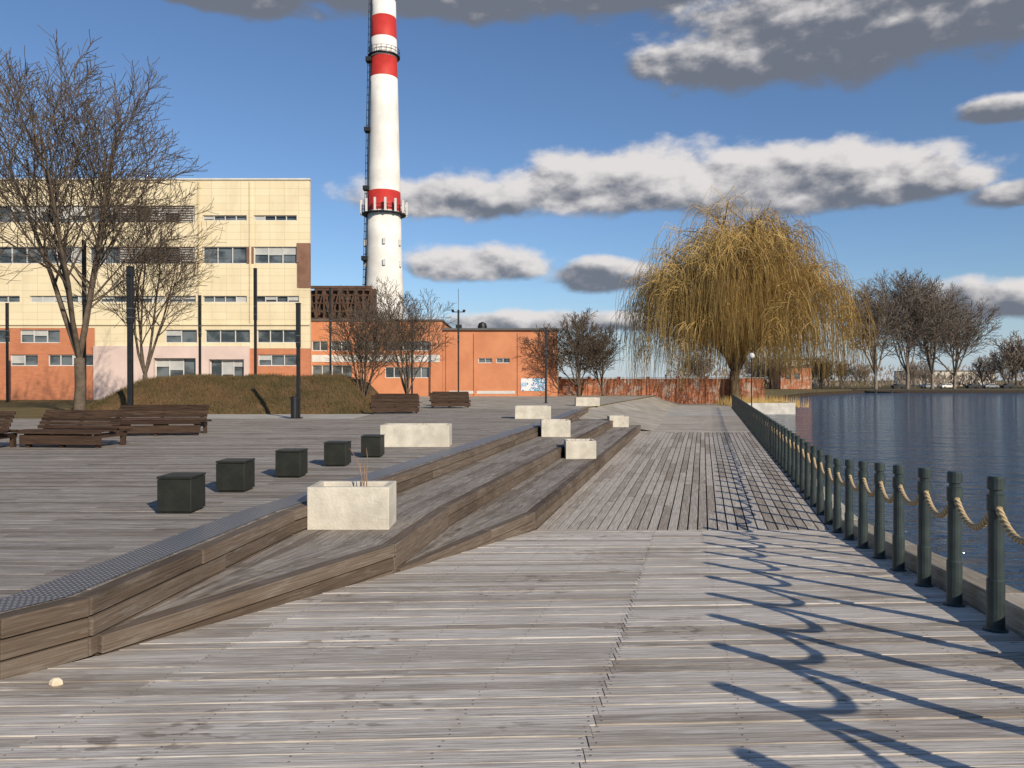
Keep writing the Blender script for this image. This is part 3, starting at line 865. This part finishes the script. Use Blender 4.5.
ch=empty('striped_chimney'); CX,CY=-22.15,130
zb=lambda yp:1.6+(380-yp)*.1733
segs=[(-30,-12,0),(-12,3,1),(3,20,0),(20,41,1),(41,60,0),(60,80,1),(80,193,0),(193,213,1),(213,300,0),(300,390,0)]
def cr(z): 
    t=(z-13.4)/54.; return 3.3-1.25*t+ (0.25*max(0,(.1-t))/.1)
W_=MB();
for a,b,c_ in segs:
    z1,z0=zb(a),max(0,zb(b)); n=max(1,int((z1-z0)/4))
    pr=[(cr(z0+(z1-z0)*i/n),z0+(z1-z0)*i/n) for i in range(n+1)]
    W_.lathe(CX,CY,pr,36,c_)
o=W_.obj('shaft',[M_white,M_red],ch); o.data.polygons.foreach_set('use_smooth',[len(p.vertices)==4 for p in o.data.polygons])
d_=MB()
for yp in (58,215):
    z=zb(yp); r_=cr(z); big=.9 if yp==215 else .5
    d_.lathe(CX,CY,[(r_,z-.12),(r_+big,z-.1),(r_+big,z),(r_+.02,z+.003)],28)
    for j in range(20):
        a=6.283*j/20; xx,yy=CX+(r_+big-.05)*math.cos(a),CY+(r_+big-.05)*math.sin(a); d_.tube([(xx,yy,z),(xx,yy,z+1.1)],.04,4,False)
    for hz in (.55,1.1): d_.tube([(CX+(r_+big-.05)*math.cos(6.283*j/20),CY+(r_+big-.05)*math.sin(6.283*j/20),z+hz) for j in range(21)],.04,4,False)
LA=math.radians(208)
def lp(z,o,s=0): 
    r_=cr(max(z,13))+o; return (CX+r_*math.cos(LA)-s*math.sin(LA),CY+r_*math.sin(LA)+s*math.cos(LA),z)
for s in (-.3,.3): d_.tube([lp(1,.15,s),lp(75,.15,s)],.07,4,False)
d_.tube([lp(1,.55,0),lp(75,.55,0)],.05,4,False)
z=1
while z<74: d_.tube([lp(z,.15,-.3),lp(z,.5,-.25),lp(z,.6,0),lp(z,.5,.25),lp(z,.15,.3)],.04,4,False); z+=1.3
for z in (22,34,44,56): d_.box(lp(z,.3)[0]-.5,lp(z,.3)[0]+.5,lp(z,.3)[1]-.8,lp(z,.3)[1]+.5,z,z+.7)
d_.obj('ladder_and_platforms',M_pole,ch)
an=MB(); 
for j in range(14):
    a=6.283*j/14; z=zb(212); r_=cr(z)+1.05; xx,yy=CX+r_*math.cos(a),CY+r_*math.sin(a); an.box(xx-.18,xx+.18,yy-.12,yy+.12,z-.6,z+1.6)
for yp in (247,268): 
    z=zb(yp); r_=cr(z)
    for a in (-2.8,-.4,-1.4): an.box(CX+(r_+.15)*math.cos(a)-.2,CX+(r_+.15)*math.cos(a)+.2,CY+(r_+.15)*math.sin(a)-.2,CY+(r_+.15)*math.sin(a)+.2,z,z+1.0)
an.obj('antennas',M_frame,ch)

def simple_house(name,x,y,w,d,h,mat,z=-.9):
    e=empty(name,(x,y,z)); m=MB(); ops=[(-w/2+1.2+i*2.6,-w/2+2.6+i*2.6,h*.45,h*.72) for i in range(int((w-2)/2.6))]
    wall_open(m,-w/2,w/2,0,h,-.1,.2,ops); m.box(-w/2,w/2,.5,d,0,h-.05); m.obj('walls',mat,e)
    m=MB(); m.v=[(-w/2,.18,.1),(w/2,.18,.1),(w/2,.18,h-.1),(-w/2,.18,h-.1)]; m.face([0,1,2,3]); m.obj('windows',M_glass,e)
    m=MB(); m.box(-w/2-.3,w/2+.3,-.4,d+.3,h+.003,h+.3); m.obj('roof',M_roof,e)
simple_house('brick_waterside_building',78,206,8.5,9,6.0,M_oldwall)
simple_house('white_apartment_building',106,275,14,10,10,M_conc)
simple_house('grey_warehouse',178,300,30,20,6,M_conc)
sheet('far_bank_road',[(95,217),(700,236),(700,244),(95,223)],-.93,M_asph)
def car(x,y,mat,rz=0):
    e=empty('parked_car',(x,y,-.93),rz); m=MB()
    pr=[(-2.1,.35),(-2.1,.8),(-1.9,.95),(-1.3,1.0),(-.8,1.42),(.6,1.45),(1.2,1.0),(2.0,.85),(2.15,.6),(2.1,.35)]
    n=len(pr)
    m.v=[(a,-.85,b) for a,b in pr]+[(a,.85,b) for a,b in pr]
    m.face(list(range(n))); m.face([n+i for i in range(n)][::-1])
    for i in range(n):
        j=(i+1)%n; m.face([i,n+i,n+j,j])
    m.obj('body',mat,e,.05); m=MB()
    m.v=[(-1.15,-.86,1.02),(1.05,-.86,1.02),(.55,-.86,1.36),(-.75,-.86,1.36)]; m.face([0,1,2,3]); m.obj('side_window',M_glass,e)
    m=MB()
    for wx in (-1.3,1.3):
        for wy in (-.88,.7): m.tube([(wx,wy,.33),(wx,wy+.18,.33)],.33,14,True)
    m.obj('wheels',M_pole,e)
for x,y,mm in ((122,220,M_steel),(128,220.5,M_white),(136,221,M_pole),(141,221,M_steel),(147,222,M_pole),(113,219,M_pole)): car(x,y,mm,.05)
jt=empty('jetty'); m=MB(); m.box(84,240,183.4,185.2,-1.0,-.75)
for i in range(40): m.box(85+i*3.9,85.3+i*3.9,183.3,183.39,-2,-.74)
m.obj('jetty_deck',M_pole,jt)

# ------------------------------------------------------------ world
SUN_AZ=math.radians(147); SUN_EL=math.radians(26)
w=bpy.data.worlds.new('World'); S.world=w; w.use_nodes=True
w.cycles.sampling_method='MANUAL'; w.cycles.sample_map_resolution=256
N=NT(w.node_tree); bg=w.node_tree.nodes['Background']
sky=N.n('ShaderNodeTexSky',sky_type='NISHITA'); sky.sun_disc=False; sky.sun_elevation=SUN_EL; sky.sun_rotation=SUN_AZ
sky.air_density=1.0; sky.dust_density=.3; sky.ozone_density=3.0
tc=N.n('ShaderNodeTexCoord').outputs['Generated']
sp=N.n('ShaderNodeSeparateXYZ'); N.put(sp.inputs[0],tc)
az=N.m('ARCTAN2',sp.outputs[0],sp.outputs[1])
hyp=N.m('SQRT',N.m('ADD',N.m('MULTIPLY',sp.outputs[0],sp.outputs[0]),N.m('MULTIPLY',sp.outputs[1],sp.outputs[1])))
el=N.m('DIVIDE',sp.outputs[2],N.m('MAXIMUM',hyp,.02))
cb=N.n('ShaderNodeCombineXYZ'); N.put(cb.inputs[0],az); N.put(cb.inputs[1],N.m('MULTIPLY',el,1.5))
n1=N.noise(cb.outputs[0],13,7,.56); n2=N.noise(cb.outputs[0],5,2,.5)
nz=N.m('ADD',N.m('MULTIPLY',N.m('SUBTRACT',n1,.5),1.6),N.m('MULTIPLY',N.m('SUBTRACT',n2,.5),.6))
cb2=N.n('ShaderNodeCombineXYZ'); N.put(cb2.inputs[0],N.m('ADD',az,.010)); N.put(cb2.inputs[1],N.m('ADD',N.m('MULTIPLY',el,1.5),.022))
n1b=N.noise(cb2.outputs[0],13,4,.5)
relief=N.m('SUBTRACT',n1,n1b)
def A_(p): return math.degrees(math.atan((p-512)/750))
clouds=[(A_(630),.250,13.5,.060,.034,-.02),(A_(800),.241,13,.054,.036,.0),(A_(450),.236,9,.038,.026,.0),(A_(910),.228,6,.032,.022,.08),
 (A_(840),.42,13,.10,.062,.42),(A_(1000),.43,11,.11,.066,.45),(A_(700),.41,6,.035,.03,.25),(A_(380),.515,17,.07,.045,.5),(A_(620),.51,10,.05,.038,.45),(A_(215),.475,9,.05,.022,.5),
 (A_(480),.150,6.2,.032,.02,-.02),(A_(610),.137,5,.026,.022,.25),(A_(545),.075,11,.02,.014,.05),
 (A_(1015),.205,3,.02,.016,.2),(A_(1000),.30,3,.018,.016,.2),(A_(1000),.085,8,.03,.022,.2)]
D=None;WS=None;SS=None
for (a,e,ra,rt,rb,dk) in clouds:
    a=math.radians(a); ra=math.radians(ra)
    dx=N.m('MULTIPLY',N.m('SUBTRACT',az,a),1/ra)
    v=N.m('SUBTRACT',el,e)
    dy=N.m('MAXIMUM',N.m('MULTIPLY',v,1/rt),N.m('MULTIPLY',v,-1/rb))
    rr=N.m('SQRT',N.m('MULTIPLY_ADD',dx,dx,N.m('MULTIPLY',dy,dy)))
    di=N.m('SUBTRACT',1.0,rr)
    s=N.m('MULTIPLY_ADD',v,1/(rt+rb)*1.25,.50-dk)
    wi=N.m('MAXIMUM',N.m('ADD',di,1.0),.0001); wi=N.m('MULTIPLY',wi,wi); wi=N.m('MULTIPLY',wi,wi)
    D=di if D is None else N.m('MAXIMUM',D,di)
    WS=wi if WS is None else N.m('ADD',WS,wi)
    SS=N.m('MULTIPLY',s,wi) if SS is None else N.m('MULTIPLY_ADD',s,wi,SS)
shade=N.m('DIVIDE',SS,WS)
dens=N.m('ADD',D,N.m('MULTIPLY_ADD',nz,.85,.12))
alpha=N.m('MULTIPLY',N.ramp(dens,.0,.42),N.ramp(D,-.6,-.1))
shade=N.m('ADD',shade,N.m('MULTIPLY',relief,2.6))
shade=N.m('ADD',shade,N.m('MULTIPLY',N.m('SUBTRACT',.6,dens),.18))
shade=N.ramp(shade,-.02,1.0)
ccol=N.mix(shade,(1.6,1.78,2.2),(7.7,7.35,7.2))
skyc=N.mix(1.0,sky.outputs[0],(.90,1.0,1.14),'MULTIPLY')
hz=N.ramp(el,.13,.0)
skyc=N.mix(N.m('MULTIPLY',hz,.55),skyc,(4.6,5.6,7.2))
fin=N.mix(N.m('MULTIPLY',alpha,.97),skyc,ccol)
N.put(bg.inputs[0],fin); bg.inputs[1].default_value=.1

sd=bpy.data.lights.new('sun','SUN'); sd.energy=5.0; sd.angle=math.radians(.5); sd.color=(1,.885,.72)
so=bpy.data.objects.new('sun',sd); COL.objects.link(so)
dirv=Vector((math.sin(SUN_AZ)*math.cos(SUN_EL),math.cos(SUN_AZ)*math.cos(SUN_EL),math.sin(SUN_EL)))
so.rotation_euler=dirv.to_track_quat('Z','Y').to_euler()

cam=bpy.data.cameras.new('camera'); cam.lens=26.37; cam.sensor_width=36; cam.clip_end=6000; cam.clip_start=.05
co=bpy.data.objects.new('camera',cam); COL.objects.link(co); co.location=(0,0,1.6)
co.rotation_euler=(math.radians(90-.31),0,0); S.camera=co
S.view_settings.view_transform='Standard'; S.view_settings.look='None'; S.view_settings.exposure=0
